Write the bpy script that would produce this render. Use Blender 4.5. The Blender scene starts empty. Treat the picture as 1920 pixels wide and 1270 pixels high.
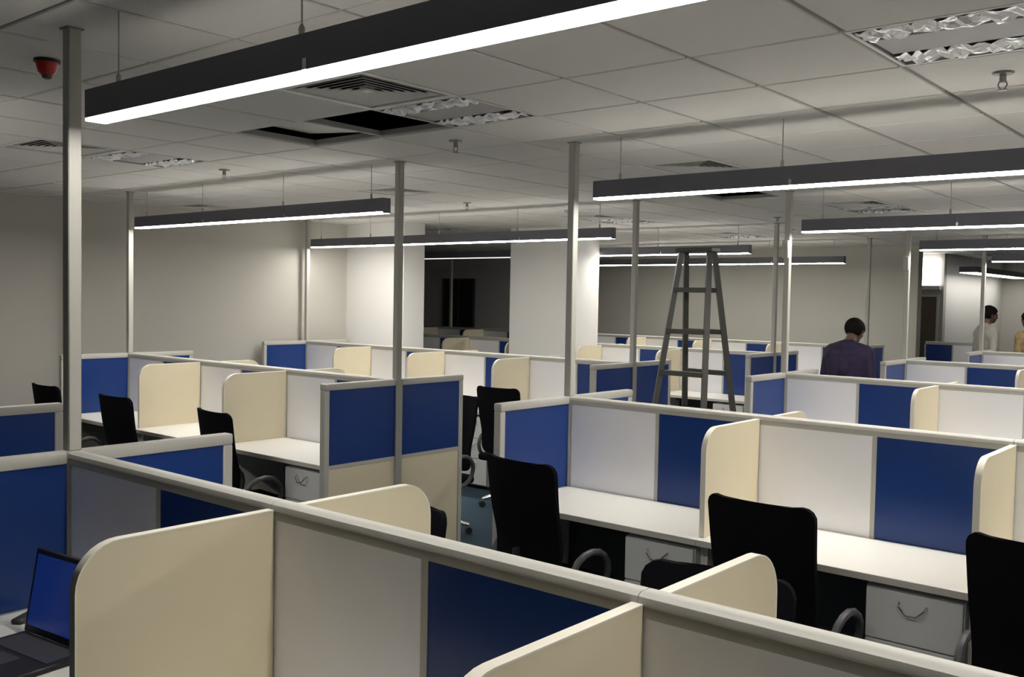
import bpy, bmesh, math, random
import numpy as np
from mathutils import Vector, Matrix
random.seed(7)

# ------------------------------------------------------------------ camera, world, exposure
SC = bpy.context.scene
COL = SC.collection
F_PX, YAW, PITCH, ROLL = 1813.29, -0.69966, 0.041712, -0.018302
CAMH = 1.89                      # camera height above the floor
CEIL = CAMH + 0.929              # ceiling underside
TOP = CAMH - 0.578               # top of the partition rails
DESK = CAMH - 1.115              # desk top height
LAMP_Z = CAMH + 0.580            # underside of the pendant lamps
_f = Vector((math.sin(YAW)*math.cos(PITCH), math.cos(YAW)*math.cos(PITCH), -math.sin(PITCH)))
_r = Vector((math.cos(YAW), -math.sin(YAW), 0))
_d = _f.cross(_r)
_r2 = _r*math.cos(ROLL) + _d*math.sin(ROLL)
_d2 = -_r*math.sin(ROLL) + _d*math.cos(ROLL)
cam_data = bpy.data.cameras.new('camera')
cam = bpy.data.objects.new('camera', cam_data)
COL.objects.link(cam)
cam_data.sensor_width = 36.0
cam_data.lens = F_PX/1920*36
cam_data.clip_start = 0.05
M = Matrix((( _r2.x, -_d2.x, -_f.x, 0), (_r2.y, -_d2.y, -_f.y, 0), (_r2.z, -_d2.z, -_f.z, CAMH), (0, 0, 0, 1)))
cam.matrix_world = M
SC.camera = cam
def project(X, Y, Z):
    v = Vector((X, Y, Z - CAMH))
    c = v.dot(_f)
    if c <= .05: return None
    return 960 + F_PX*v.dot(_r2)/c, 635 + F_PX*v.dot(_d2)/c

w = bpy.data.worlds.new('world'); SC.world = w
w.use_nodes = True
w.node_tree.nodes['Background'].inputs[0].default_value = (0.5, 0.5, 0.5, 1)
w.node_tree.nodes['Background'].inputs[1].default_value = 0.0
SC.view_settings.view_transform = 'Standard'
SC.view_settings.look = 'None'
SC.view_settings.gamma = 1
SC.view_settings.use_curve_mapping = False
SC.view_settings.exposure = 0.78
LAMP = 34.0                      # emission of the lit pendant diffusers

# ------------------------------------------------------------------ materials
MATS = {}
def mat(name, col, rough=.5, metal=0., spec=.5, noise=0., nscale=8., bump=0., bscale=200., emit=None, strength=0., coat=0.):
    m = bpy.data.materials.new(name); m.use_nodes = True
    nt = m.node_tree; b = nt.nodes['Principled BSDF']
    b.inputs['Base Color'].default_value = (*col, 1)
    b.inputs['Roughness'].default_value = rough
    b.inputs['Metallic'].default_value = metal
    b.inputs['Specular IOR Level'].default_value = spec
    b.inputs['Coat Weight'].default_value = coat
    tc = nt.nodes.new('ShaderNodeTexCoord')
    if noise:
        n = nt.nodes.new('ShaderNodeTexNoise'); n.inputs['Scale'].default_value = nscale; n.inputs['Detail'].default_value = 4
        nt.links.new(tc.outputs['Object'], n.inputs['Vector'])
        mx = nt.nodes.new('ShaderNodeMixRGB'); mx.blend_type = 'MIX'
        mx.inputs[1].default_value = (*[max(0, c*(1-noise)) for c in col], 1)
        mx.inputs[2].default_value = (*[min(1, c*(1+noise)) for c in col], 1)
        nt.links.new(n.outputs['Fac'], mx.inputs[0]); nt.links.new(mx.outputs[0], b.inputs['Base Color'])
    if bump:
        n2 = nt.nodes.new('ShaderNodeTexNoise'); n2.inputs['Scale'].default_value = bscale; n2.inputs['Detail'].default_value = 3
        nt.links.new(tc.outputs['Object'], n2.inputs['Vector'])
        bp = nt.nodes.new('ShaderNodeBump'); bp.inputs['Strength'].default_value = bump; bp.inputs['Distance'].default_value = .004
        nt.links.new(n2.outputs['Fac'], bp.inputs['Height']); nt.links.new(bp.outputs[0], b.inputs['Normal'])
    if emit:
        b.inputs['Emission Color'].default_value = (*emit, 1); b.inputs['Emission Strength'].default_value = strength
    MATS[name] = m
    return m
mat('ceiling_tile', (.67, .65, .62), .9, noise=.03, nscale=30, bump=.25, bscale=120)
mat('tee', (.30, .29, .275), .6)
mat('plenum', (.03, .03, .035), .9)
mat('wall_paint', (.50, .48, .435), .8, noise=.02, nscale=2)
mat('wall_grey', (.42, .41, .365), .8, noise=.02, nscale=2)
mat('column_paint', (.74, .73, .70), .7)
mat('carpet', (.028, .062, .095), .95, noise=.35, nscale=60, bump=.6, bscale=400)
mat('rail', (.48, .47, .43), .45)
mat('white_board', (.91, .91, .95), .28, spec=.5)
mat('blue_board', (.013, .044, .20), .26, spec=.42, noise=.06, nscale=3)
mat('cream_board', (.71, .635, .46), .55, noise=.04, nscale=5)
mat('cream_edge', (.80, .76, .66), .5)
mat('desk_top', (.87, .85, .80), .4)
mat('desk_edge', (.62, .59, .53), .5)
mat('pedestal', (.70, .70, .68), .45)
mat('chrome', (.75, .75, .76), .18, metal=1)
mat('black_mesh', (.004, .004, .006), .9, spec=.08, bump=.5, bscale=900)
mat('black_plastic', (.015, .015, .017), .5)
mat('dark_grey', (.06, .06, .065), .45)
mat('lamp_housing', (.14, .14, .165), .42, metal=.2)
mat('lamp_lit', (.9, .9, .9), .5, emit=(1, .965, .90), strength=LAMP)
mat('lamp_unlit_glow', (.9, .9, .9), .4, emit=(1, .97, .92), strength=.7)  # faint emission stands in for light caught by an unlit diffuser
mat('lamp_soft', (.9, .9, .9), .5, emit=(1, .965, .90), strength=LAMP*.6)
mat('lamp_lobby', (.9, .9, .9), .5, emit=(1, .965, .90), strength=4.6)
mat('cable', (.45, .44, .42), .4, metal=.6)
mat('vent', (.66, .65, .62), .5)
mat('vent_dark', (.02, .02, .02), .8)
mat('tray', (.30, .29, .295), .5)
mat('foil', (.85, .85, .86), .22, metal=.25, bump=1.0, bscale=45)
mat('sprinkler', (.25, .24, .23), .35, metal=.7)
mat('red', (.45, .02, .015), .4)
mat('ladder', (.055, .053, .046), .45, metal=.2)
mat('brown_door', (.10, .075, .05), .5)
mat('light_box', (.9, .9, .9), .5, emit=(1, .97, .93), strength=2.6)
mat('night_glass', (.012, .012, .014), .35)
mat('blind_dark', (.05, .048, .048), .8)
mat('wall_unlit', (.66, .62, .61), .8)
mat('screen', (.01, .02, .08), .2, emit=(.008, .03, .20), strength=.25)
mat('paper', (.75, .75, .72), .7)
mat('skin', (.11, .06, .04), .55)
mat('hair', (.006, .005, .005), .8, spec=.1)
mat('eye', (.01, .008, .008), .2)
mat('shirt_purple', (.014, .007, .036), .8, noise=.1, nscale=20)
mat('shirt_pale', (.33, .31, .28), .8, noise=.05, nscale=20)
mat('shirt_yellow', (.22, .15, .07), .8, noise=.8, nscale=14)
mat('trousers', (.02, .02, .025), .85)
mat('shoe', (.012, .01, .01), .4)

# ------------------------------------------------------------------ mesh helpers
CACHE = {}
def link(o, parent=None):
    COL.objects.link(o)
    if parent: o.parent = parent
    return o
def smooth(me, ang=40):
    me.polygons.foreach_set('use_smooth', [True]*len(me.polygons))
    try: me.set_sharp_from_angle(angle=math.radians(ang))
    except Exception: pass
def bm_mesh(bm, m, name='mesh', sm=True):
    me = bpy.data.meshes.new(name)
    bmesh.ops.recalc_face_normals(bm, faces=bm.faces[:])
    bm.to_mesh(me); bm.free()
    me.materials.append(MATS[m])
    if sm: smooth(me)
    return me
def thing(name, label, cat, loc=(0, 0, 0), rz=0, group=None, kind=None):
    o = bpy.data.objects.new(name, None); o.empty_display_size = .1
    o.location = loc; o.rotation_euler = (0, 0, rz)
    link(o)
    return tag(o, label, cat, group, kind)
def tag(o, label=None, cat=None, group=None, kind=None):
    if label: o['label'] = label
    if cat: o['category'] = cat
    if group: o['group'] = group
    if kind: o['kind'] = kind
    return o
def obj(name, me, parent=None, loc=(0, 0, 0), rot=(0, 0, 0)):
    o = bpy.data.objects.new(name, me); o.location = loc; o.rotation_euler = rot
    return link(o, parent)
def add_box(bm, lo, hi, bev=0, seg=1):
    vs = [bm.verts.new((x, y, z)) for x in (lo[0], hi[0]) for y in (lo[1], hi[1]) for z in (lo[2], hi[2])]
    fs = [bm.faces.new([vs[i] for i in q]) for q in ((0, 1, 3, 2), (4, 6, 7, 5), (0, 4, 5, 1), (2, 3, 7, 6), (0, 2, 6, 4), (1, 5, 7, 3))]
    if bev:
        es = list({e for f in fs for e in f.edges})
        bmesh.ops.bevel(bm, geom=es, offset=bev, segments=seg, affect='EDGES', profile=.5)
def box(name, m, lo, hi, parent=None, bev=0.0, seg=1, rot=(0, 0, 0)):
    d = tuple(round(hi[i]-lo[i], 4) for i in range(3)); key = ('box', d, m, bev, seg)
    if key not in CACHE:
        bm = bmesh.new(); add_box(bm, [-v/2 for v in d], [v/2 for v in d], bev, seg)
        CACHE[key] = bm_mesh(bm, m, name, sm=bev > 0)
    return obj(name, CACHE[key], parent, [(lo[i]+hi[i])/2 for i in range(3)], rot)
def add_tube(bm, pts, r, n=8, closed=False, cap=True):
    pts = [Vector(p) for p in pts]; N = len(pts); rings = []
    rs = r if isinstance(r, (list, tuple)) else [r]*N
    up = None
    for i, p in enumerate(pts):
        if closed: t = pts[(i+1) % N]-pts[i-1]
        else: t = pts[min(i+1, N-1)]-pts[max(i-1, 0)]
        t.normalize()
        if up is None:
            up = Vector((0, 0, 1)) if abs(t.z) < .9 else Vector((1, 0, 0))
        a = up.cross(t).normalized(); up = t.cross(a).normalized()
        rings.append([bm.verts.new(p + (a*math.cos(2*math.pi*k/n) + up*math.sin(2*math.pi*k/n))*rs[i]) for k in range(n)])
    for i in range(N if closed else N-1):
        A, B = rings[i], rings[(i+1) % N]
        for k in range(n): bm.faces.new((A[k], A[(k+1) % n], B[(k+1) % n], B[k]))
    if cap and not closed:
        bm.faces.new(rings[0][::-1]); bm.faces.new(rings[-1])
def tube(name, m, pts, r, parent=None, n=8, closed=False):
    bm = bmesh.new(); add_tube(bm, pts, r, n, closed)
    return obj(name, bm_mesh(bm, m, name), parent)
def add_prism(bm, prof, axis, a, b):
    """extrude a closed 2D profile along axis (0:x -> profile is (y,z); 1:y -> (x,z); 2:z -> (x,y))"""
    def P(p, t):
        return {0: (t, p[0], p[1]), 1: (p[0], t, p[1]), 2: (p[0], p[1], t)}[axis]
    A = [bm.verts.new(P(p, a)) for p in prof]; B = [bm.verts.new(P(p, b)) for p in prof]
    n = len(prof)
    for k in range(n): bm.faces.new((A[k], A[(k+1) % n], B[(k+1) % n], B[k]))
    bm.faces.new(A[::-1]); bm.faces.new(B)
def prism(name, m, prof, axis, a, b, parent=None):
    bm = bmesh.new(); add_prism(bm, prof, axis, a, b)
    return obj(name, bm_mesh(bm, m, name), parent)
def add_lathe(bm, prof, n=16, c=(0, 0, 0)):
    rings = []
    for r, z in prof:
        rings.append([bm.verts.new((c[0]+r*math.cos(2*math.pi*k/n), c[1]+r*math.sin(2*math.pi*k/n), c[2]+z)) for k in range(n)])
    for A, B in zip(rings, rings[1:]):
        for k in range(n): bm.faces.new((A[k], A[(k+1) % n], B[(k+1) % n], B[k]))
    bm.faces.new(rings[0][::-1]); bm.faces.new(rings[-1])
def lathe(name, m, prof, parent=None, n=16, c=(0, 0, 0)):
    bm = bmesh.new(); add_lathe(bm, prof, n, c)
    return obj(name, bm_mesh(bm, m, name), parent)
def dup(root, loc, rz, label=None, group=None):
    r = root.copy(); COL.objects.link(r); r.location = loc; r.rotation_euler = (0, 0, rz)
    if label: r['label'] = label
    if group: r['group'] = group
    for ch in list(root.children):
        c = ch.copy(); COL.objects.link(c); c.parent = r
        for g in list(ch.children):
            d = g.copy(); COL.objects.link(d); d.parent = c
    return r
ORD = ['first', 'second', 'third', 'fourth', 'fifth', 'sixth', 'seventh', 'eighth']

# ------------------------------------------------------------------ room shell
def struct(name, m, lo, hi):
    return tag(box(name, m, lo, hi), kind='structure')
XL, XR, YB, YF = -9.95, 6.5, -5.6, 15.5
SLAB = CEIL + .55
tag(struct('floor', 'carpet', (-18, YB-.2, -.1), (XR+.2, 23, 0)), 'blue grey carpeted office floor')
struct('ceiling_slab', 'plenum', (-18.2, YB-.2, SLAB), (XR+.2, 23.2, SLAB+.1))
tag(struct('wall_left', 'wall_paint', (XL-.15, YB, 0), (XL, 8.4, SLAB)), 'plain grey white painted side wall')
tag(struct('wall_stub', 'column_paint', (XL-.15, 8.4, 0), (-8.86, 8.76, SLAB)), 'short bright white wall return beside a dark opening')
tag(struct('wall_column', 'column_paint', (-8.40, 9.92, 0), (-7.42, 10.585, SLAB)), 'square white structural column standing in a desk row')
wf = struct('wall_far', 'wall_grey', (-11.2, YF, 0), (-4.86, YF+.2, SLAB))
struct('wall_back', 'blind_dark', (-18, YB-.15, 0), (XR, YB, SLAB))
struct('wall_right', 'blind_dark', (XR, YB-.15, 0), (XR+.15, 23, SLAB))
# unlit part of the office beyond the wall return
struct('wall_dark_side', 'wall_unlit', (-18.1, 8.6, 0), (-17.95, YF+.2, SLAB))
struct('wall_dark_return', 'wall_grey', (-18, 8.6, 0), (XL-.15, 8.76, SLAB))
struct('wall_dark_far', 'wall_unlit', (-18, YF+.05, 0), (-11.2, YF+.2, SLAB))
for n, (xa, xb) in enumerate(((-15.1, -14.15),), 1):
    wn = thing('window_%d' % n, 'tall black night window in the unlit end of the office', 'window', ((xa+xb)/2, YF+.03, .3), 0, None, 'structure')
    hw = (xb-xa)/2
    box('pane', 'night_glass', (-hw+.04, -.01, .04), (-.02, .01, 1.96), wn)
    box('pane', 'night_glass', (.02, -.01, .04), (hw-.04, .01, 1.96), wn)
    box('mullion', 'dark_grey', (-.02, -.025, .04), (.02, .015, 1.96), wn)
    for s in (-1, 1): box('window_frame', 'dark_grey', (s*hw-(.04 if s > 0 else 0), -.03, 0), (s*hw+(0 if s > 0 else .04), .02, 2.0), wn)
    for z in (0, 1.96): box('window_frame', 'dark_grey', (-hw+.04, -.03, z), (hw-.04, .02, z+.04), wn)
# lit space beyond the far wall
struct('wall_lobby_side', 'column_paint', (-5.35, 18.15, 0), (-5.2, 22.6, SLAB))
struct('wall_lobby_front', 'wall_grey', (-6.6, 18.0, 0), (-5.2, 18.15, SLAB))
struct('wall_lobby_back', 'wall_paint', (-5.2, 22.0, 0), (XR, 22.15, SLAB))
struct('wall_lobby_left', 'wall_grey', (-6.75, YF+.21, 0), (-6.6, 18.15, SLAB))
dr = thing('door_1', 'plain dark brown door below a glowing light box', 'door', (-5.70, 17.995, 0), 0, None, 'structure')
box('door_leaf', 'brown_door', (-.40, -.03, .01), (.40, 0, 2.05), dr, .004)
for s in (-1, 1): box('door_frame', 'rail', (s*.42-.02, -.04, 0), (s*.42+.02, 0, 2.09), dr)
box('door_frame', 'rail', (-.40, -.04, 2.05), (.40, 0, 2.09), dr)
tube('door_handle', 'chrome', [(-.33, -.03, 1.0), (-.33, -.08, 1.0), (-.22, -.08, 1.0)], .01, dr)
lb = thing('light_box', 'glowing white light box mounted above the brown door', 'light box', (-5.70, 17.995, 2.17))
box('case', 'rail', (-.46, -.10, 0), (.46, 0, .08), lb, .01)
box('diffuser', 'light_box', (-.44, -.09, .08), (.44, 0, .56), lb)

# ------------------------------------------------------------------ suspended ceiling
GX, GY, T = -1.906, 2.683, .6
ceil = bpy.data.objects.new('ceiling', None); link(ceil); tag(ceil, 'suspended ceiling of square white mineral tiles', None, None, 'structure')
ceil.location = (0, 0, CEIL)
VENTS = [(-3, 0), (-8, 0), (-3, 5), (-8, 5), (-13, 5), (-3, 10), (-8, 10), (-13, 10), (-3, 15), (-8, 15), (2, 5), (2, 0)]
TROFFERS = [(-3, 1), (-8, 1), (1, 1), (-3, 11), (-8, 11), (-8, 16), (-13, 11)]
HOLES = [(-4, 1), (-5, 1), (-4, 8)]
skip = set(VENTS) | set(TROFFERS) | set(HOLES)
i0, i1, j0, j1 = -27, 14, -14, 34
def inside(i, j):
    x, y = GX+T*i, GY+T*j
    return True
cells = []
for i in range(i0, i1):
    for j in range(j0, j1):
        if (i, j) in skip: continue
        cx, cy = GX+T*(i+.5), GY+T*(j+.5)
        q = [project(cx+a*.3, cy+b*.3, CEIL) for a, b in ((-1, -1), (1, -1), (1, 1), (-1, 1))]
        ar = 0
        if all(q):
            cxp = sum(p[0] for p in q)/4; cyp = sum(p[1] for p in q)/4
            if -150 < cxp < 2070 and -120 < cyp < 1270:
                ar = abs(sum(q[k][0]*q[(k+1) % 4][1]-q[(k+1) % 4][0]*q[k][1] for k in range(4)))/2
        cells.append((ar, i, j, cx, cy))
cells.sort(reverse=True)
TX, TY = .577, .585
def tile_bm(bm, cx, cy):
    hx, hy, c = TX/2, TY/2, .004
    b = [bm.verts.new((cx+sx*(hx-c), cy+sy*(hy-c), 0)) for sx, sy in ((-1, -1), (1, -1), (1, 1), (-1, 1))]
    m_ = [bm.verts.new((cx+sx*hx, cy+sy*hy, c)) for sx, sy in ((-1, -1), (1, -1), (1, 1), (-1, 1))]
    t = [bm.verts.new((cx+sx*hx, cy+sy*hy, .016)) for sx, sy in ((-1, -1), (1, -1), (1, 1), (-1, 1))]
    bm.faces.new(b[::-1])
    for A, B in ((b, m_), (m_, t)):
        for k in range(4): bm.faces.new((A[k], A[(k+1) % 4], B[(k+1) % 4], B[k]))
    bm.faces.new(t)
bm = bmesh.new(); tile_bm(bm, 0, 0); tile_me = bm_mesh(bm, 'ceiling_tile', 'ceiling_tile', False)
for ar, i, j, cx, cy in cells[:295]:
    o = obj('ceiling_tile', tile_me, ceil, (cx, cy, 0))
bm = bmesh.new()
for ar, i, j, cx, cy in cells[295:]: tile_bm(bm, cx, cy)
tag(obj('distant_ceiling_tiles', bm_mesh(bm, 'ceiling_tile', 'tiles', False), ceil), kind='stuff')
xa, xb, ya, yb = GX+T*i0, GX+T*i1, GY+T*j0, GY+T*j1
for i in range(i0, i1+1):
    box('ceiling_runner', 'tee', (GX+T*i-.014, ya, .0125), (GX+T*i+.014, yb, .04), ceil)
for j in range(j0, j1+1):
    box('ceiling_runner', 'tee', (xa, GY+T*j-.0125, .013), (xb, GY+T*j+.0125, .0405), ceil)
# tile pushed up out of its opening, lying askew on the runners
bm = bmesh.new(); tile_bm(bm, 0, 0)
lt = obj('ceiling_tile', bm_mesh(bm, 'ceiling_tile', 'loose_tile', False), ceil, (GX+T*-4.5-.005, GY+T*1.5-.05, .056), (math.radians(-1), math.radians(4.5), 0))
lt['label'] = 'loose tile pushed up askew beside the open gap'

def ring_bm(bm, ro, ri, z0, z1, z2):
    """square louvre: outer edge at ro/z0, inner lip at ri/z1, thin"""
    o_ = [bm.verts.new((sx*ro, sy*ro, z0)) for sx, sy in ((-1, -1), (1, -1), (1, 1), (-1, 1))]
    n_ = [bm.verts.new((sx*ri, sy*ri, z1)) for sx, sy in ((-1, -1), (1, -1), (1, 1), (-1, 1))]
    o2 = [bm.verts.new((sx*ro, sy*ro, z0+z2)) for sx, sy in ((-1, -1), (1, -1), (1, 1), (-1, 1))]
    n2 = [bm.verts.new((sx*ri, sy*ri, z1+z2)) for sx, sy in ((-1, -1), (1, -1), (1, 1), (-1, 1))]
    for k in range(4):
        l = (k+1) % 4
        bm.faces.new((o_[k], o_[l], n_[l], n_[k])); bm.faces.new((o2[k], n2[k], n2[l], o2[l]))
        bm.faces.new((o_[k], o2[k], o2[l], o_[l])); bm.faces.new((n_[k], n_[l], n2[l], n2[k]))
def make_vent():
    t = thing('ceiling_vent', 'x', 'vent')
    bm = bmesh.new(); ring_bm(bm, .298, .262, 0, 0, .02); obj('frame', bm_mesh(bm, 'vent', 'f', False), t)
    bm = bmesh.new(); add_box(bm, (-.262, -.262, .085), (.262, .262, .095)); obj('duct_back', bm_mesh(bm, 'vent_dark', 'd', False), t)
    for k in range(6):
        r = .235 - k*.036
        bm = bmesh.new(); ring_bm(bm, r, r-.03, .003, .015, .002); obj('louvre', bm_mesh(bm, 'vent', 'l', False), t)
    box('centre_plate', 'vent', (-.024, -.024, .004), (.024, .024, .03), t)
    for s in (-1, 1):
        box('duct_side', 'vent_dark', (s*.262-.004, -.262, .02), (s*.262+.004, .262, .085), t)
        box('duct_side', 'vent_dark', (-.262, s*.262-.004, .02), (.262, s*.262+.004, .085), t)
    return t
vent_near = {(-3, 0): 'next to the open ceiling gap', (-8, 0): 'beside a recessed fixture above the three-desk row', (-3, 5): 'above the aisle between the two blocks',
             (-8, 5): 'over the aisle behind the three-desk row', (-13, 5): 'close to the plain grey wall', (-3, 10): 'near the man in purple', (-8, 10): 'near the white column',
             (-13, 10): 'close to the bright wall return', (-3, 15): 'close to the far grey wall and the aisle', (-8, 15): 'close to the far grey wall', (2, 5): 'over the facing row', (2, 0): 'over the laptop row'}
v0 = None
def cell_c(c): return (GX+T*(c[0]+.5), GY+T*(c[1]+.5), CEIL)
for c in VENTS:
    lab = 'square louvred air vent in the ceiling ' + vent_near[c]
    if v0 is None:
        v0 = make_vent(); v0.location = cell_c(c); v0['label'] = lab; v0['group'] = 'square ceiling air vents'
    else: dup(v0, cell_c(c), 0, lab)
def make_troffer():
    t = thing('recessed_light', 'x', 'ceiling light')
    bm = bmesh.new(); ring_bm(bm, .298, .282, 0, 0, .02); obj('frame', bm_mesh(bm, 'vent', 'f', False), t)
    box('tray', 'tray', (-.282, -.282, .075), (.282, .282, .085), t)
    box('centre_panel', 'tray', (-.275, -.115, .006), (.275, .115, .02), t, .004)
    for s in (-1, 1):
        bm = bmesh.new()
        n, k = 26, 5
        g = [[bm.verts.new((-.272+.544*a/n, s*.2+(-.075+.15*b/k), .004 + random.uniform(-.013, .013))) for b in range(k+1)] for a in range(n+1)]
        for a in range(n):
            for b in range(k): bm.faces.new((g[a][b], g[a+1][b], g[a+1][b+1], g[a][b+1]))
        me = bm_mesh(bm, 'foil', 'foil', False)
        o = obj('film_strip', me, t); o['label'] = 'crinkled shiny protective film over the lamp slot'
    for s in (-1, 1):
        box('tray_side', 'tray', (s*.282-.003, -.282, .0), (s*.282+.003, .282, .075), t)
        box('tray_side', 'tray', (-.282, s*.282-.003, .0), (.282, s*.282+.003, .075), t)
    return t
trof_near = {(-3, 1): 'beside the open ceiling gap', (-8, 1): 'over the three-desk row beside the grey wall', (1, 1): 'beside a sprinkler over the laptop row', (-3, 11): 'near the man in purple',
             (-8, 11): 'near the white column', (-8, 16): 'close to the far grey wall', (-13, 11): 'beyond the bright wall return'}
t0 = None
for c in TROFFERS:
    lab = 'unlit recessed square light with wrapped lamps ' + trof_near[c]
    if t0 is None:
        t0 = make_troffer(); t0.location = cell_c(c); t0['label'] = lab; t0['group'] = 'unlit recessed ceiling lights'
    else: dup(t0, cell_c(c), 0, lab)
# sprinklers, sounder, detector
def make_sprinkler():
    t = thing('sprinkler_head', 'x', 'sprinkler')
    lathe('escutcheon', 'sprinkler', [(.001, 0), (.042, 0), (.038, -.008), (.001, -.01)][::-1], t, 18)
    lathe('stem', 'sprinkler', [(.013, -.04), (.013, -.008)], t, 10)
    bm = bmesh.new()
    for s in (-1, 1): add_tube(bm, [(s*.012, 0, -.035), (s*.017, 0, -.05), (s*.006, 0, -.068)], .003, 6)
    obj('yoke', bm_mesh(bm, 'sprinkler', 'y'), t)
    lathe('deflector', 'sprinkler', [(.001, -.072), (.02, -.072), (.02, -.068), (.001, -.068)], t, 14)
    return t
s0 = None
for (x, y, nr) in ((-4.0, 4.2, 'near the open ceiling gap'), (-6.4, 4.2, 'over the three-desk row'), (-1.02, 4.2, 'by a wrapped recessed light'),
                   (-6.5, 7.0, 'behind the three-desk row'), (-4.6, 9.9, 'near the white column and the stepladder'), (-5.2, 11.6, 'close to the far grey wall')):
    lab = 'small metal sprinkler head hanging from the ceiling ' + nr
    if s0 is None:
        s0 = make_sprinkler(); s0.location = (x, y, CEIL); s0['label'] = lab; s0['group'] = 'ceiling sprinklers'
    else: dup(s0, (x, y, CEIL), 0, lab)
a = thing('alarm_sounder', 'red alarm sounder fixed to the ceiling beside a tall post', 'alarm', (-4.0, 1.8, CEIL))
lathe('base', 'black_plastic', [(.05, -.012), (.05, 0)], a, 18)
lathe('body', 'red', [(.022, -.062), (.034, -.05), (.043, -.012)], a, 18)
lathe('lens', 'dark_grey', [(.008, -.078), (.018, -.074), (.02, -.062)], a, 14)
a = thing('smoke_detector', 'small round smoke detector on the ceiling behind the three-desk row', 'detector', (-6.0, 8.0, CEIL))
lathe('base', 'vent', [(.06, -.012), (.06, 0)], a, 18)
lathe('sensor_dome', 'tray', [(.02, -.045), (.045, -.036), (.052, -.012)], a, 18)

# ------------------------------------------------------------------ office furniture builders
ROWY = [1.641 + 3.0*k for k in range(6)]
HT = .025            # half thickness of a partition
def spine(y, x0, n, rowname, first_white=True, flip=False, module=1.2):
    """straight partition of n seats starting at x0 (towards +x)"""
    L = n*module
    t = thing('partition_screen', 'long low partition of white and blue boards dividing ' + rowname, 'partition', (x0, y, 0))
    prof = [(-.03, TOP-.02), (-.027, TOP-.007), (-.017, TOP), (.017, TOP), (.027, TOP-.007), (.03, TOP-.02), (.03, TOP-.024), (.024, TOP-.027), (.027, TOP-.033), (.027, TOP-.048),
            (-.027, TOP-.048), (-.027, TOP-.033), (-.024, TOP-.027), (-.03, TOP-.024)]
    for k in range(n):
        prism('top_rail', 'rail', prof, 0, k*module+.001, (k+1)*module-.001, t)
        h = module/2
        for q in range(2):
            a, b = k*module+q*h, k*module+(q+1)*h
            wh = (q == 0) == first_white
            box('white_board' if wh else 'blue_board', 'white_board' if wh else 'blue_board', (a+.011, -HT+.003, DESK-.03), (b-.011, HT-.003, TOP-.048), t)
            box('lower_board', 'dark_grey', (a+.011, -HT+.003, .06), (b-.011, HT-.003, DESK-.05), t)
    for k in range(2*n+1):
        x = k*module/2
        box('upright', 'rail', (x-.011, -HT, .02), (x+.011, HT, TOP-.048), t)
    box('skirting_rail', 'rail', (.011, -HT, 0), (L-.011, HT, .06), t)
    box('desk_rail', 'rail', (.011, -HT+.001, DESK-.05), (L-.011, HT-.001, DESK-.03), t)
    return t
def end_panel(x, y, label):
    t = thing('end_panel', label, 'partition', (x, y, 0))
    W = .655
    box('upright', 'rail', (-.03, -.03, 0), (.03, .03, TOP), t, .003)
    for s in (-1, 1):
        a, b = sorted((s*.03, s*W)); c, d = sorted((s*(W-.042), s*W)); e, f = sorted((s*.03, s*(W-.042)))
        box('top_rail', 'rail', (-.028, a, TOP-.045), (.028, b, TOP), t, .007, 2)
        box('end_upright', 'rail', (-.025, c, 0), (.025, d, TOP-.045), t, .004)
        box('blue_board', 'blue_board', (-.018, e, DESK-.0), (.018, f, TOP-.045), t)
        box('mid_rail', 'rail', (-.022, e, DESK-.025), (.022, f, DESK), t)
        box('lower_board', 'cream_board', (-.018, e, .05), (.018, f, DESK-.025), t)
        box('skirting_rail', 'rail', (-.022, e, 0), (.022, f, .05), t)
    return t
def post(x, y, label, sw=False):
    t = thing('ceiling_post', label, 'post', (x, y, TOP), 0, 'white posts rising to the ceiling')
    box('pole', 'rail', (-.024, -.024, 0), (.024, .024, CEIL-TOP+.01), t, .004)
    box('ceiling_collar', 'tee', (-.030, -.030, CEIL-TOP-.006), (.030, .030, CEIL-TOP-.0005), t)
    if sw:
        box('switch_box', 'rail', (-.028, -.062, .95), (.028, -.027, 1.1), t, .006)
    return t
def make_divider():
    t = thing('desk_divider', 'x', 'divider')
    z0, z1, D, R = DESK+.001, TOP-.024, .555, .11
    pr = [(-.001, z0), (-.001, z1)] + [(-(D-R)-R*math.sin(k*math.pi/16), z1-R+R*math.cos(k*math.pi/16)) for k in range(9)] + [(-D, z0)]
    prism('board', 'cream_board', pr, 0, -.0125, .0125, t)
    # edging strip round the free edges
    bm = bmesh.new()
    path = pr[1:]
    out = []
    for k, p in enumerate(path):
        q = Vector((p[0], p[1])); c = Vector((-.2, 1.0))
        if k == 0: nrm = Vector((0, 1))
        elif k == len(path)-1: nrm = Vector((-1, 0))
        else:
            tt = Vector(path[k+1])-Vector(path[k-1]); nrm = Vector((tt.y, -tt.x)).normalized()
            if nrm.dot(q-c) < 0: nrm = -nrm
        out.append(q+nrm*.004)
    V = [[bm.verts.new((x, p[0], p[1])) for x in (-.0135, .0135)] for p in path]
    W = [[bm.verts.new((x, p[0], p[1])) for x in (-.0135, .0135)] for p in out]
    for k in range(len(path)-1):
        bm.faces.new((W[k][0], W[k][1], W[k+1][1], W[k+1][0])); bm.faces.new((V[k][0], V[k+1][0], V[k+1][1], V[k][1]))
        bm.faces.new((V[k][0], W[k][0], W[k+1][0], V[k+1][0])); bm.faces.new((V[k][1], V[k+1][1], W[k+1][1], W[k][1]))
    bm.faces.new((V[0][0], V[0][1], W[0][1], W[0][0])); bm.faces.new((V[-1][0], W[-1][0], W[-1][1], V[-1][1]))
    obj('edge_strip', bm_mesh(bm, 'cream_edge', 'edge'), t)
    return t
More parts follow.
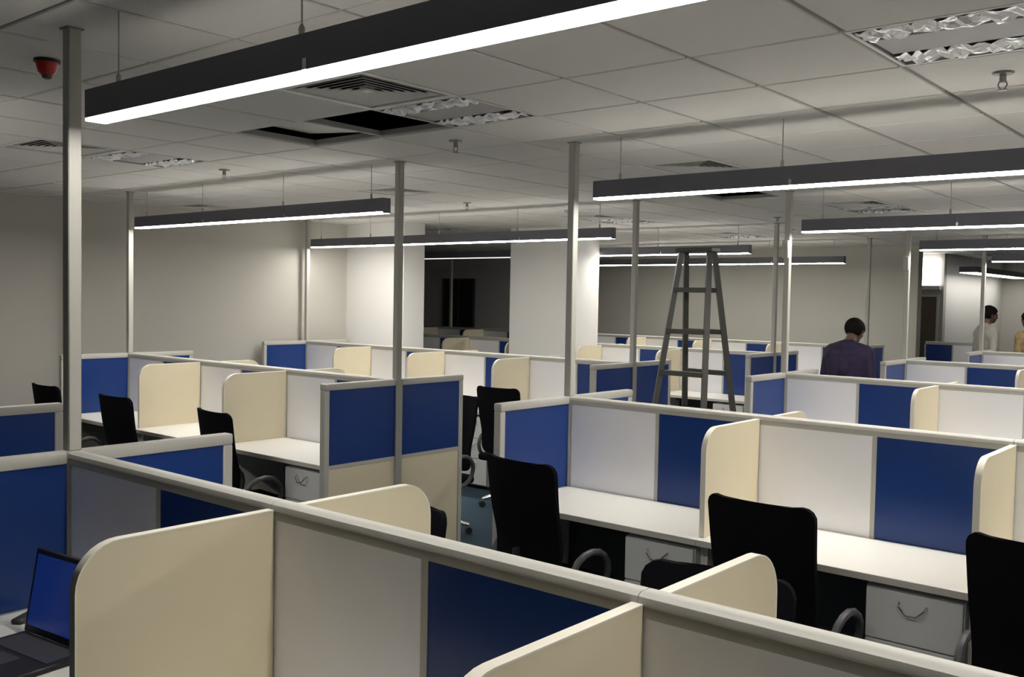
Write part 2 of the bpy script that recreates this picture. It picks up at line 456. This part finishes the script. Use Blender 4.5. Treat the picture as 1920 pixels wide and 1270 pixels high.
def make_desk(L=1.2):
    """origin at the partition face in the middle of the seat, desk towards -y"""
    t = thing('desk', 'x', 'desk')
    h = L/2-.001
    box('desktop', 'desk_top', (-h, -.615, DESK-.028), (h, -.002, DESK), t, .003)
    box('edge_strip', 'desk_edge', (-h, -.619, DESK-.029), (h, -.615, DESK-.001), t)
    for s in (-1, 1):
        a, b = sorted((s*h, s*(h-.018)))
        box('side_support', 'cream_edge', (a, -.53, 0), (b, -.02, DESK-.028), t)
    box('beam', 'dark_grey', (-h+.018, -.10, DESK-.11), (h-.018, -.07, DESK-.03), t)
    return t
def make_pedestal():
    t = thing('drawer_pedestal', 'x', 'drawer unit')
    H = DESK-.055
    box('body', 'pedestal', (-.195, 0, .04), (.195, .46, H), t, .003)
    for sx in (-1, 1):
        for yy in (.05, .41):
            lathe('castor', 'black_plastic', [(.022, 0), (.022, .04)], t, 10, (sx*.16, yy, 0))
    for z0, z1 in ((.05, .30), (.306, .50), (.506, H-.005)):
        d = box('drawer_front', 'pedestal', (-.19, -.018, z0), (.19, -.001, z1), t, .003)
        zc = (z1-z0)/2-.05
        bm = bmesh.new(); add_tube(bm, [(-.055, -.008, zc+.012), (-.05, -.03, zc), (-.02, -.036, zc-.03), (.02, -.036, zc-.03), (.05, -.03, zc), (.055, -.008, zc+.012)], .0045, 6)
        o = obj('handle', bm_mesh(bm, 'chrome', 'h'), d); o['label'] = 'curved chrome bow handle'
    return t
def make_chair():
    """faces +y; origin on the floor under the seat"""
    t = thing('office_chair', 'x', 'chair')
    # five star base with castors
    for k in range(5):
        a = 2*math.pi*k/5 + .3
        dx, dy = math.cos(a), math.sin(a)
        bm = bmesh.new(); add_tube(bm, [(0, 0, .12), (dx*.1, dy*.1, .118), (dx*.22, dy*.22, .09), (dx*.285, dy*.285, .07)], [.026, .022, .018, .014], 8)
        lg = obj('base_leg', bm_mesh(bm, 'chrome', 'leg'), t)
        bm = bmesh.new()
        for s in (-.016, .016):
            px, py = dx*.285-dy*s, dy*.285+dx*s
            bmesh.ops.create_cone(bm, cap_ends=True, segments=12, radius1=.027, radius2=.027, depth=.018,
                                  matrix=Matrix.Translation((px, py, .027)) @ Matrix.Rotation(a, 4, 'Z') @ Matrix.Rotation(math.pi/2, 4, 'X'))
        obj('castor', bm_mesh(bm, 'black_plastic', 'c'), lg)
    lathe('gas_lift', 'chrome', [(.03, .10), (.03, .24), (.018, .24), (.018, .40)], t, 12)
    box('seat_plate', 'black_plastic', (-.11, -.13, .385), (.11, .13, .415), t, .01)
    # seat cushion with a rounded waterfall front
    bm = bmesh.new(); add_box(bm, (-.245, -.22, .415), (.245, .25, .485), .03, 3)
    for v in bm.verts:
        if v.co.y > .1: v.co.z -= (v.co.y-.1)**2*.9
    obj('seat', bm_mesh(bm, 'black_mesh', 'seat'), t)
    # mesh back
    bm = bmesh.new(); n, m_ = 14, 18; zb, zt = .50, 1.10
    L1, L2 = [], []
    for b in range(m_+1):
        v = (1-math.cos(math.pi*b/m_))/2; z = zb+(zt-zb)*v
        hw = .215+.022*v
        rt, rb = .05, .09
        if zt-z < rt: hw -= rt - math.sqrt(max(0, rt*rt-(rt-(zt-z))**2))
        if z-zb < rb: hw -= rb - math.sqrt(max(0, rb*rb-(rb-(z-zb))**2))
        r1, r2 = [], []
        for a in range(n+1):
            u = -1+2*a/n
            x = u*hw
            y = -.235 - .06*v**1.5 + .045*math.exp(-((v-.28)/.22)**2)*.6 + .05*u*u*(hw/.237)**2
            zz = z - (.012*(1-u*u) if b == m_ else 0)
            r1.append(bm.verts.new((x, y+.012, zz))); r2.append(bm.verts.new((x, y-.012, zz)))
        L1.append(r1); L2.append(r2)
    for b in range(m_):
        for a in range(n):
            bm.faces.new((L1[b][a], L1[b][a+1], L1[b+1][a+1], L1[b+1][a])); bm.faces.new((L2[b][a], L2[b+1][a], L2[b+1][a+1], L2[b][a+1]))
        bm.faces.new((L1[b][0], L1[b+1][0], L2[b+1][0], L2[b][0])); bm.faces.new((L1[b][n], L2[b][n], L2[b+1][n], L1[b+1][n]))
    for a in range(n):
        bm.faces.new((L1[0][a], L2[0][a], L2[0][a+1], L1[0][a+1])); bm.faces.new((L1[m_][a], L1[m_][a+1], L2[m_][a+1], L2[m_][a]))
    obj('backrest', bm_mesh(bm, 'black_mesh', 'back'), t)
    tube('back_bracket', 'black_plastic', [(0, -.08, .40), (0, -.22, .41), (0, -.262, .50), (0, -.262, .66)], .02, t, 8)
    for s in (-1, 1):
        pts = []
        for k in range(16):
            a = 2*math.pi*k/16
            pts.append((s*(.275+.01*math.sin(a)), -.02+.135*math.cos(a), .54+.115*math.sin(a)*(1 if math.sin(a) > 0 else 1.05)))
        tube('armrest', 'dark_grey', pts, .017, t, 8, True)
    return t
def make_lamp(y, xs, xe, label, lit=True, group='dark pendant strip lights over the desk rows'):
    t = thing('pendant_light', label, 'pendant light', (xs, y, LAMP_Z), 0, group)
    L = xe-xs; n = max(1, round(L/1.2)); s = L/n; W = .036; H = .106; DR = .010
    for k in range(n):
        a, b = k*s, (k+1)*s
        bm = bmesh.new()
        add_box(bm, (a+.0005, -W, DR), (b-.0005, -W+.004, H)); add_box(bm, (a+.0005, W-.004, DR), (b-.0005, W, H)); add_box(bm, (a+.0005, -W+.004, H-.004), (b-.0005, W-.004, H))
        if k == 0: add_box(bm, (a-.003, -W, 0), (a+.0005, W, H))
        if k == n-1: add_box(bm, (b-.0005, -W, 0), (b+.003, W, H))
        hs = obj('housing', bm_mesh(bm, 'lamp_housing', 'housing', False), t)
        bm = bmesh.new(); vs = [bm.verts.new(p) for p in ((a+.001, -W+.001, .0), (a+.001, W-.001, .0), (b-.001, W-.001, .0), (b-.001, -W+.001, .0))]; bm.faces.new(vs)
        vt = [bm.verts.new((v.co.x, v.co.y, DR-.0005)) for v in vs]; bm.faces.new(vt[::-1])
        for q in range(4): bm.faces.new((vs[q], vt[q], vt[(q+1) % 4], vs[(q+1) % 4]))
        obj('diffuser', bm_mesh(bm, {True: 'lamp_lit', False: 'lamp_unlit_glow'}.get(lit, lit), 'diffuser', False), t)
        if k: box('joint_clip', 'chrome', (a-.008, -W-.002, DR), (a+.008, -W-.0005, DR+.03), t)
    xsp = [.16] + [k*s-.06 for k in range(1, n)] + [L-.16]
    for x in xsp:
        tube('suspension_cable', 'cable', [(x, 0, H), (x, 0, CEIL-LAMP_Z+.012)], .0028, t, 6)
        lathe('cable_gripper', 'cable', [(.009, H), (.009, H+.03), (.004, H+.04)], t, 8, (x, 0, 0))
    return t

desk0 = ped0 = div0 = chair0 = None
def place(kind, x, y, rz, label, group):
    global desk0, ped0, div0, chair0
    src = {'desk': desk0, 'ped': ped0, 'div': div0, 'chair': chair0}[kind]
    if src is None:
        src = {'desk': make_desk, 'ped': make_pedestal, 'div': make_divider, 'chair': make_chair}[kind]()
        src.location = (x, y, 0); src.rotation_euler = (0, 0, rz); tag(src, label, None, group)
        if kind == 'desk': desk0 = src
        elif kind == 'ped': ped0 = src
        elif kind == 'div': div0 = src
        else: chair0 = src
        return src
    return dup(src, (x, y, 0), rz, label, group)
def count_word(k, n, origin):
    return ORD[k] + ' from ' + origin
def row(y, x0, n, rowname, origin_right=False, near=None, far=None, ends='LR', dnear=None, dfar=None, fw=True):
    """a double sided row: partition, desks, dividers, drawer units"""
    spine(y, x0, n, rowname, fw)
    near = range(n) if near is None else near
    far = range(n) if far is None else far
    org = 'the aisle end panel'
    def num(k): return ORD[(n-1-k) if origin_right else k]
    def numd(k): return ORD[(n-1-k) if origin_right else k-1]
    for k in range(n):
        xc = x0+1.2*(k+.5)
        for side, rng, sg in (('front', near, -1), ('rear', far, 1)):
            if k not in rng: continue
            face = 'lamp-lit' if sg < 0 else 'opposite'
            yy = y+sg*(HT+.0); rz = 0 if sg < 0 else math.pi
            sd = 'with white board first' if sg < 0 else 'on the reverse side'
            place('desk', xc, yy, rz, 'white desk, %s from aisle, %s%s' % (num(k), '' if sg < 0 else 'reverse side of ', rowname), 'white desks')
            px = xc + (.6-.216)*(1 if sg < 0 else -1)
            place('ped', px, y+sg*(.60), rz, 'white three-drawer unit under %s desk from aisle, %s%s' % (num(k), '' if sg < 0 else 'reverse side of ', rowname), 'white drawer units')
    for k in range(1, n):
        for side, rng, sg in (('front', dnear, -1), ('rear', dfar, 1)):
            if rng is not None and k not in rng: continue
            place('div', x0+1.2*k, y+sg*(HT+.002), 0 if sg < 0 else math.pi, 'cream rounded desk divider, %s from aisle, %s%s' % (numd(k), '' if sg < 0 else 'reverse side of ', rowname), 'cream desk dividers')

# labels of the rows
RN = dict(A='laptop row', L0='red sounder row', B='row facing the laptop row', C='three-desk row by grey wall', D='row before bright wall return',
          E='row before purple-shirted man', Fr='row around white column', G='row behind purple-shirted man', H='row along far grey wall',
          I='row before pale-shirted man', K='row in unlit office end', S='short row by brown door')
XA, XE = -3.45, -4.95     # aisle ends of the two blocks
R = ROWY
# right hand block
row(R[0], XA+.03, 4, RN['A'])
row(R[1], XA+.03, 4, RN['B'])
row(R[2], XA+.03, 3, RN['E'])
row(R[3], XA+.03, 2, RN['G'])
row(R[4], XA+.03, 2, RN['I'])
# left hand block (numbered from its aisle end, too)
row(R[0], XE-.03-2.4, 2, RN['L0'], True)
row(R[1], XE-.03-3.6, 3, RN['C'], True)
row(R[2], XE-.03-4.8, 4, RN['D'], True)
row(R[3], XE-.03-6.0, 5, RN['Fr'], True, near=[0, 1, 3, 4])
row(R[4], XE-.03-4.8, 4, RN['H'], True)
row(R[4], XE-.03-9.6, 4, RN['K'], True, near=[], far=[], dnear=[1, 2, 3], dfar=[])
spine(16.45, -5.0, 1, RN['S'], False, False, .85)
for k, nm in ((0, 'A'), (1, 'B'), (2, 'E'), (3, 'G'), (4, 'I')):
    end_panel(XA, R[k], 'blue and cream framed end panel closing ' + RN[nm])
    post(XA, R[k], 'tall white post rising from the end of ' + RN[nm], k in (2, 3))
for k, nm in ((0, 'L0'), (1, 'C'), (2, 'D'), (3, 'Fr'), (4, 'H')):
    end_panel(XE, R[k], 'blue and cream framed end panel on the aisle end of ' + RN[nm])
    if k: post(XE, R[k], 'tall white post rising from the aisle end of ' + RN[nm])
end_panel(XE-.06-3.6, R[1], 'blue framed end panel beside the grey wall closing the three-desk row')
post(XE-.06-3.6, R[1], 'tall white post beside the grey wall at the end of the three-desk row')
end_panel(XE-.06-4.8, R[2], 'blue framed end panel at the wall end of ' + RN['D'])
post(XE-.06-4.8, R[2], 'tall white post at the wall end of ' + RN['D'])
post(-13.05, R[4], 'white post standing in the unlit end of the office')

# ------------------------------------------------------------------ pendant lights
make_lamp(R[0], XA+.17, XA+.17+4.8, 'long lit dark pendant strip light over the laptop row', 'lamp_soft')
make_lamp(R[0], -7.38, -5.05, 'unseen lit dark pendant strip light added over the red sounder row')  # out of view, added to brighten the three-desk row
make_lamp(R[1], XA+.17, XA+.17+4.8, 'long lit dark pendant strip light over the row facing the laptop row')
make_lamp(R[2], XA+.13, XA+.13+3.6, 'lit dark pendant strip light over the row in front of the man in purple')
make_lamp(R[3], XA+.13, XA+.13+2.4, 'lit dark pendant strip light over the row behind the man in purple')
make_lamp(R[4], XA+.10, XA+.10+2.4, 'lit dark pendant strip light over the pale-shirted man')
make_lamp(R[1], -8.46, -5.08, 'lit dark pendant strip light over the three-desk row')
make_lamp(R[2], -9.70, -5.20, 'lit dark pendant strip light over the row before the bright wall return')
make_lamp(R[3], -7.70, -5.28, 'lit dark pendant strip light beside the white column')
make_lamp(R[3], -11.2, -8.75, 'unlit dark pendant strip light in front of the dark opening', False)
make_lamp(R[4], -9.70, -5.30, 'lit dark pendant strip light along the far grey wall')
lt = thing('ceiling_batten', 'wide lit batten light hung along the lobby side wall', 'pendant light', (-4.78, 17.9, LAMP_Z))
bm = bmesh.new(); add_box(bm, (-.15, 0, .01), (.15, 3.7, .11)); obj('housing', bm_mesh(bm, 'lamp_housing', 'h', False), lt)
bm = bmesh.new(); add_box(bm, (-.14, .01, 0), (.14, 3.69, .0098)); obj('diffuser', bm_mesh(bm, 'lamp_lobby', 'd', False), lt)
for yy in (.3, 3.4): tube('suspension_cable', 'cable', [(0, yy, .11), (0, yy, CEIL-LAMP_Z+.01)], .004, lt, 6)

# ------------------------------------------------------------------ chairs
CH = [(-2.985, R[1]-.74, -.1, 'at first desk from aisle, ' + RN['B']), (-1.70, R[1]-.80, -.04, 'at second desk from aisle, ' + RN['B']), (-.70, R[1]-.76, -.05, 'at third desk from aisle, ' + RN['B']),
      (-5.68, R[1]-.72, -.12, 'at first desk from aisle, ' + RN['C']), (-7.00, R[1]-.74, 0.0, 'at second desk from aisle, ' + RN['C']), (-8.16, R[1]-.74, 0, 'at third desk from aisle, ' + RN['C']),
      (-5.62, R[2]-.92, .06, 'at first desk from aisle, ' + RN['D']),
      (-1.31, R[0]+.66, math.pi+.12, 'on reverse side of second desk, ' + RN['A']), (-2.68, R[0]+.66, math.pi-.1, 'on reverse side of first desk, ' + RN['A']),
      (-5.36, R[1]+.80, math.pi, 'on reverse side of ' + RN['C'])]
for x, y, rz, s in CH:
    place('chair', x, y, rz, 'black mesh-backed office chair ' + s, 'black office chairs')

# ------------------------------------------------------------------ laptop and papers on the near desk
lp = thing('laptop', 'open black laptop with blue screen on a white desk', 'laptop', (-2.99, R[0]-.27, DESK), math.radians(6))
box('base', 'black_plastic', (-.175, -.245, 0), (.175, 0, .018), lp, .004)
box('keyboard', 'dark_grey', (-.15, -.12, .018), (.15, -.02, .0195), lp)
box('touchpad', 'dark_grey', (-.05, -.21, .018), (.05, -.14, .0188), lp)
lid = box('lid', 'black_plastic', (-.175, .0, .0), (.175, .012, .265), lp, .004)
lid.location = (0, .022, .148); lid.rotation_euler = (math.radians(-10), 0, 0)
box('display', 'screen', (-.158, -.008, -.108), (.158, -.0062, .115), lid)
for k, (x, y, rz) in enumerate(((-3.29, R[0]-.16, .5), (-3.26, R[0]-.33, -.35))):
    tag(box('paper_sheet', 'paper', (x-.1, y-.07, DESK+.0005+.001*k), (x+.1, y+.07, DESK+.0014+.001*k), None, 0, 1, (0, 0, rz)), ['white paper sheet lying by the end panel beside the laptop', 'white paper sheet lying at the front desk edge beside the laptop'][k], 'paper')
tag(box('remote_control', 'dark_grey', (-3.335, R[0]-.28, DESK+.003), (-3.295, R[0]-.16, DESK+.02), None, .005, 1, (0, 0, .6)), 'small dark handset lying on the papers beside the laptop', 'handset')

# ------------------------------------------------------------------ stepladder
ld = thing('stepladder', 'tall dark metal folding stepladder standing in the aisle', 'ladder', (-3.44, 6.12, 0), math.radians(-3))
HL = CAMH+.36
def rail_pts(s, side):      # side -1 front, 1 back
    return (s*.29, side*.36, 0), (s*.115, side*.03, HL)
for side in (-1, 1):
    for s in (-1, 1):
        p0, p1 = rail_pts(s, side)
        tube('rail', 'ladder', [p0, p1], .026, ld, 4)
        lathe('rubber_foot', 'black_plastic', [(.026, 0), (.026, .03)], ld, 8, (p0[0], p0[1], 0))
    for k in range(7):
        z = .2+k*.295; u = z/HL
        hw = .29+(.115-.29)*u; yy = side*(.36+(.03-.36)*u)
        box('step' if side < 0 else 'rung', 'ladder', (-hw, yy-.025, z-.016), (hw, yy+.025, z+.018), ld)
box('top_plate', 'ladder', (-.15, -.06, HL-.01), (.15, .06, HL+.02), ld, .004)
for s in (-1, 1):
    z = .9; u = z/HL; yy = .36+(.03-.36)*u; xx = s*(.29+(.115-.29)*u)
    tube('spreader_bar', 'ladder', [(xx, -yy, z), (xx, 0, z-.05), (xx, yy, z)], .007, ld, 6)

# ------------------------------------------------------------------ people
def person(name, loc, rz, H, shirt, label, bow=0., lean=0., arm='down'):
    """standing figure facing +y, built as one surface from tapered volumes"""
    s = H/1.75
    P = []                      # (tag, p0, p1, r0, r1)
    def cap(tg, a, b, ra, rb): P.append((tg, Vector(a), Vector(b), ra, rb))
    sh = Vector((0, -.02+lean, 1.43)); pv = Vector((0, 0, .95))
    for q in (-1, 1):
        cap('trousers', (q*.09, 0, .93), (q*.10, .015, .50), .092, .058)
        cap('trousers', (q*.10, .015, .50), (q*.105, -.02, .10), .058, .042)
        cap('shoe', (q*.105, -.045, .045), (q*.125, .15, .035), .043, .036)
        cap('shirt', (q*.10, lean*.6-.01, 1.30), (q*.165, lean-.01, 1.415), .10, .062)       # chest to shoulder
        cap('shirt', (q*.085, lean*.3, 1.12), (q*.10, lean*.6-.01, 1.32), .098, .105)
        cap('shirt', (q*.085, 0, .97), (q*.085, lean*.3, 1.14), .10, .098)
        S = Vector((q*.195, lean-.01, 1.40))
        if arm == 'down': E = Vector((q*.235, lean-.03, 1.12)); W = Vector((q*.225, lean+.08, .89))
        else: E = Vector((q*.245, lean+.03, 1.14)); W = Vector((q*.13, lean+.27, 1.08))
        cap('shirt', S, E, .054, .043); cap('shirt', E, W, .043, .031)
        d = (W-E).normalized()
        cap('skin', W, W+d*.05, .026, .03)
        palm = W+d*.085
        side = Vector((0, 1, 0)) if arm == 'down' else Vector((-q, 0, 0))
        side = (side-d*side.dot(d)).normalized()
        nrm = d.cross(side)
        for f in (-1.5, -.5, .5, 1.5):
            L = (.078, .088, .082, .062)[int(f+1.5)]
            a = W+d*.05+side*f*.010; b = palm+side*f*.0195+d*.01
            cap('skin', a, b, .017, .012)
            k = b+d*L*.5+nrm*.006*q; e = k+d*L*.42+nrm*.02*q
            cap('skin', b, k, .0105, .0098); cap('skin', k, e, .0098, .0085)
        th = W+d*.04+side*.02
        cap('skin', th, th+d*.035+side*.03, .014, .0115); cap('skin', th+d*.035+side*.03, th+d*.07+side*.038, .0115, .0095)
    cap('shirt', (0, lean*.5-.02, 1.25), (0, lean-.03, 1.42), .10, .075)
    cap('shirt', (-.13, lean-.015, 1.36), (.13, lean-.015, 1.36), .098, .098)
    for q in (-1, 1): cap('shirt', (q*.03, lean-.035, 1.455), (q*.17, lean-.012, 1.415), .062, .058)
    neck0 = Vector((0, lean-.03, 1.44)); rotm = Matrix.Rotation(-bow, 3, 'X')
    nb = neck0+rotm @ Vector((0, .015, .10))
    cap('skin', neck0, nb, .058, .052)
    hc = neck0 + rotm @ Vector((0, .035, .185))
    def hp(x, y, z): return hc + rotm @ Vector((x, y, z))
    cap('skin', hp(0, -.012, .03), hp(0, .02, .03), .078, .072)       # cranium
    cap('skin', hp(0, -.03, .01), hp(0, .02, -.02), .075, .064)
    cap('skin', hp(0, .045, -.03), hp(0, .055, -.075), .05, .032)    # jaw, chin
    cap('skin', hp(0, .088, .005), hp(0, .105, -.028), .008, .014)   # nose
    cap('skin', hp(-.02, .085, -.058), hp(.02, .085, -.058), .009, .009)   # lips
    for q in (-1, 1):
        cap('skin', hp(q*.075, -.005, .012), hp(q*.078, -.002, -.022), .014, .010)   # ears
        cap('skin', hp(q*.035, .068, -.02), hp(q*.045, .05, -.02), .016, .02)        # cheeks
    bm = bmesh.new()
    for tg, a, b, ra, rb in P:
        ax = b-a; L = ax.length; z = ax.normalized()
        x = z.orthogonal().normalized(); y = z.cross(x); n = 12
        rings = []
        prof = [(-ra*math.cos(t), ra*math.sin(t)) for t in (.35, .8, 1.2)] + [(0, ra), (L, rb)] + [(L+rb*math.cos(t), rb*math.sin(t)) for t in (1.2, .8, .35)]
        for h, r in prof:
            rings.append([bm.verts.new(a+z*h+(x*math.cos(2*math.pi*k/n)+y*math.sin(2*math.pi*k/n))*r) for k in range(n)])
        for A, B in zip(rings, rings[1:]):
            for k in range(n): bm.faces.new((A[k], A[(k+1) % n], B[(k+1) % n], B[k]))
        bm.faces.new(rings[0][::-1]); bm.faces.new(rings[-1])
    me = bpy.data.meshes.new('tmp'); bm.to_mesh(me); bm.free()
    tmp = bpy.data.objects.new('tmp', me); COL.objects.link(tmp)
    rm = tmp.modifiers.new('r', 'REMESH'); rm.mode = 'VOXEL'; rm.voxel_size = .011
    sm = tmp.modifiers.new('s', 'SMOOTH'); sm.iterations = 3; sm.factor = .5
    dg = bpy.context.evaluated_depsgraph_get(); dg.update()
    body = bpy.data.meshes.new_from_object(tmp.evaluated_get(dg))
    bpy.data.objects.remove(tmp)
    tags = ['skin', 'shirt', 'trousers', 'shoe']
    body.materials.clear()
    for m_ in (MATS['skin'], MATS[shirt], MATS['trousers'], MATS['shoe']): body.materials.append(m_)
    npoly = len(body.polygons)
    C = np.empty(npoly*3); body.polygons.foreach_get('center', C); C = C.reshape(-1, 3)
    best = np.full(npoly, 1e9); idx = np.zeros(npoly, int)
    for tg, a, b, ra, rb in P:
        a_ = np.array(a); ab = np.array(b)-a_; tt = np.clip(((C-a_)@ab)/(ab@ab), 0, 1)
        dd = np.linalg.norm(C-a_-tt[:, None]*ab, axis=1)-(ra+(rb-ra)*tt)
        k = dd < best; best[k] = dd[k]; idx[k] = tags.index(tg)
    body.polygons.foreach_set('material_index', idx)
    body.polygons.foreach_set('use_smooth', [True]*npoly)
    t = thing('person', label, 'person', loc, rz); t.scale = (s, s, s)
    obj('body', body, t)
    # hair: a shell over the crown, sides and back of the head
    bm = bmesh.new(); n, k_ = 24, 12
    rings = []
    for j in range(1, k_+1):
        ph = j/k_*2.5
        ring = []
        for i in range(n):
            th = 2*math.pi*i/n
            front = max(0, math.sin(th))
            lim = 2.5 - 1.4*front**.7 if front > 0 else 2.5
            p = min(ph, lim)
            ring.append(bm.verts.new(hp(.087*math.sin(p)*math.cos(th), -.010+.112*math.sin(p)*math.sin(th), .026+.096*math.cos(p))))
        rings.append(ring)
    topv = bm.verts.new(hp(0, -.010, .124))
    for i in range(n): bm.faces.new((topv, rings[0][i], rings[0][(i+1) % n]))
    for A, B in zip(rings, rings[1:]):
        for i in range(n): bm.faces.new((A[i], B[i], B[(i+1) % n], A[(i+1) % n]))
    bmesh.ops.remove_doubles(bm, verts=bm.verts[:], dist=.0008)
    obj('hair', bm_mesh(bm, 'hair', 'hair'), t)
    for q in (-1, 1):
        bm = bmesh.new(); bmesh.ops.create_uvsphere(bm, u_segments=10, v_segments=8, radius=.0115, matrix=Matrix.Translation(hp(q*.031, .083, .004)))
        obj('eye', bm_mesh(bm, 'eye', 'eye'), t)
    return t
person('person', (-3.42, 8.95, 0), math.radians(-8), 1.80, 'shirt_purple', 'man in a dark purple shirt with bowed head, seen from behind', .45, .03)
person('person', (-3.66, 14.75, 0), math.radians(-50), 1.92, 'shirt_pale', 'man in a pale grey shirt standing in profile by a white post', .1, 0)
person('person', (-3.10, 14.7, 0), math.radians(60), 1.86, 'shirt_yellow', 'person in a mottled yellow shirt beside the pale-shirted man', .1, 0)
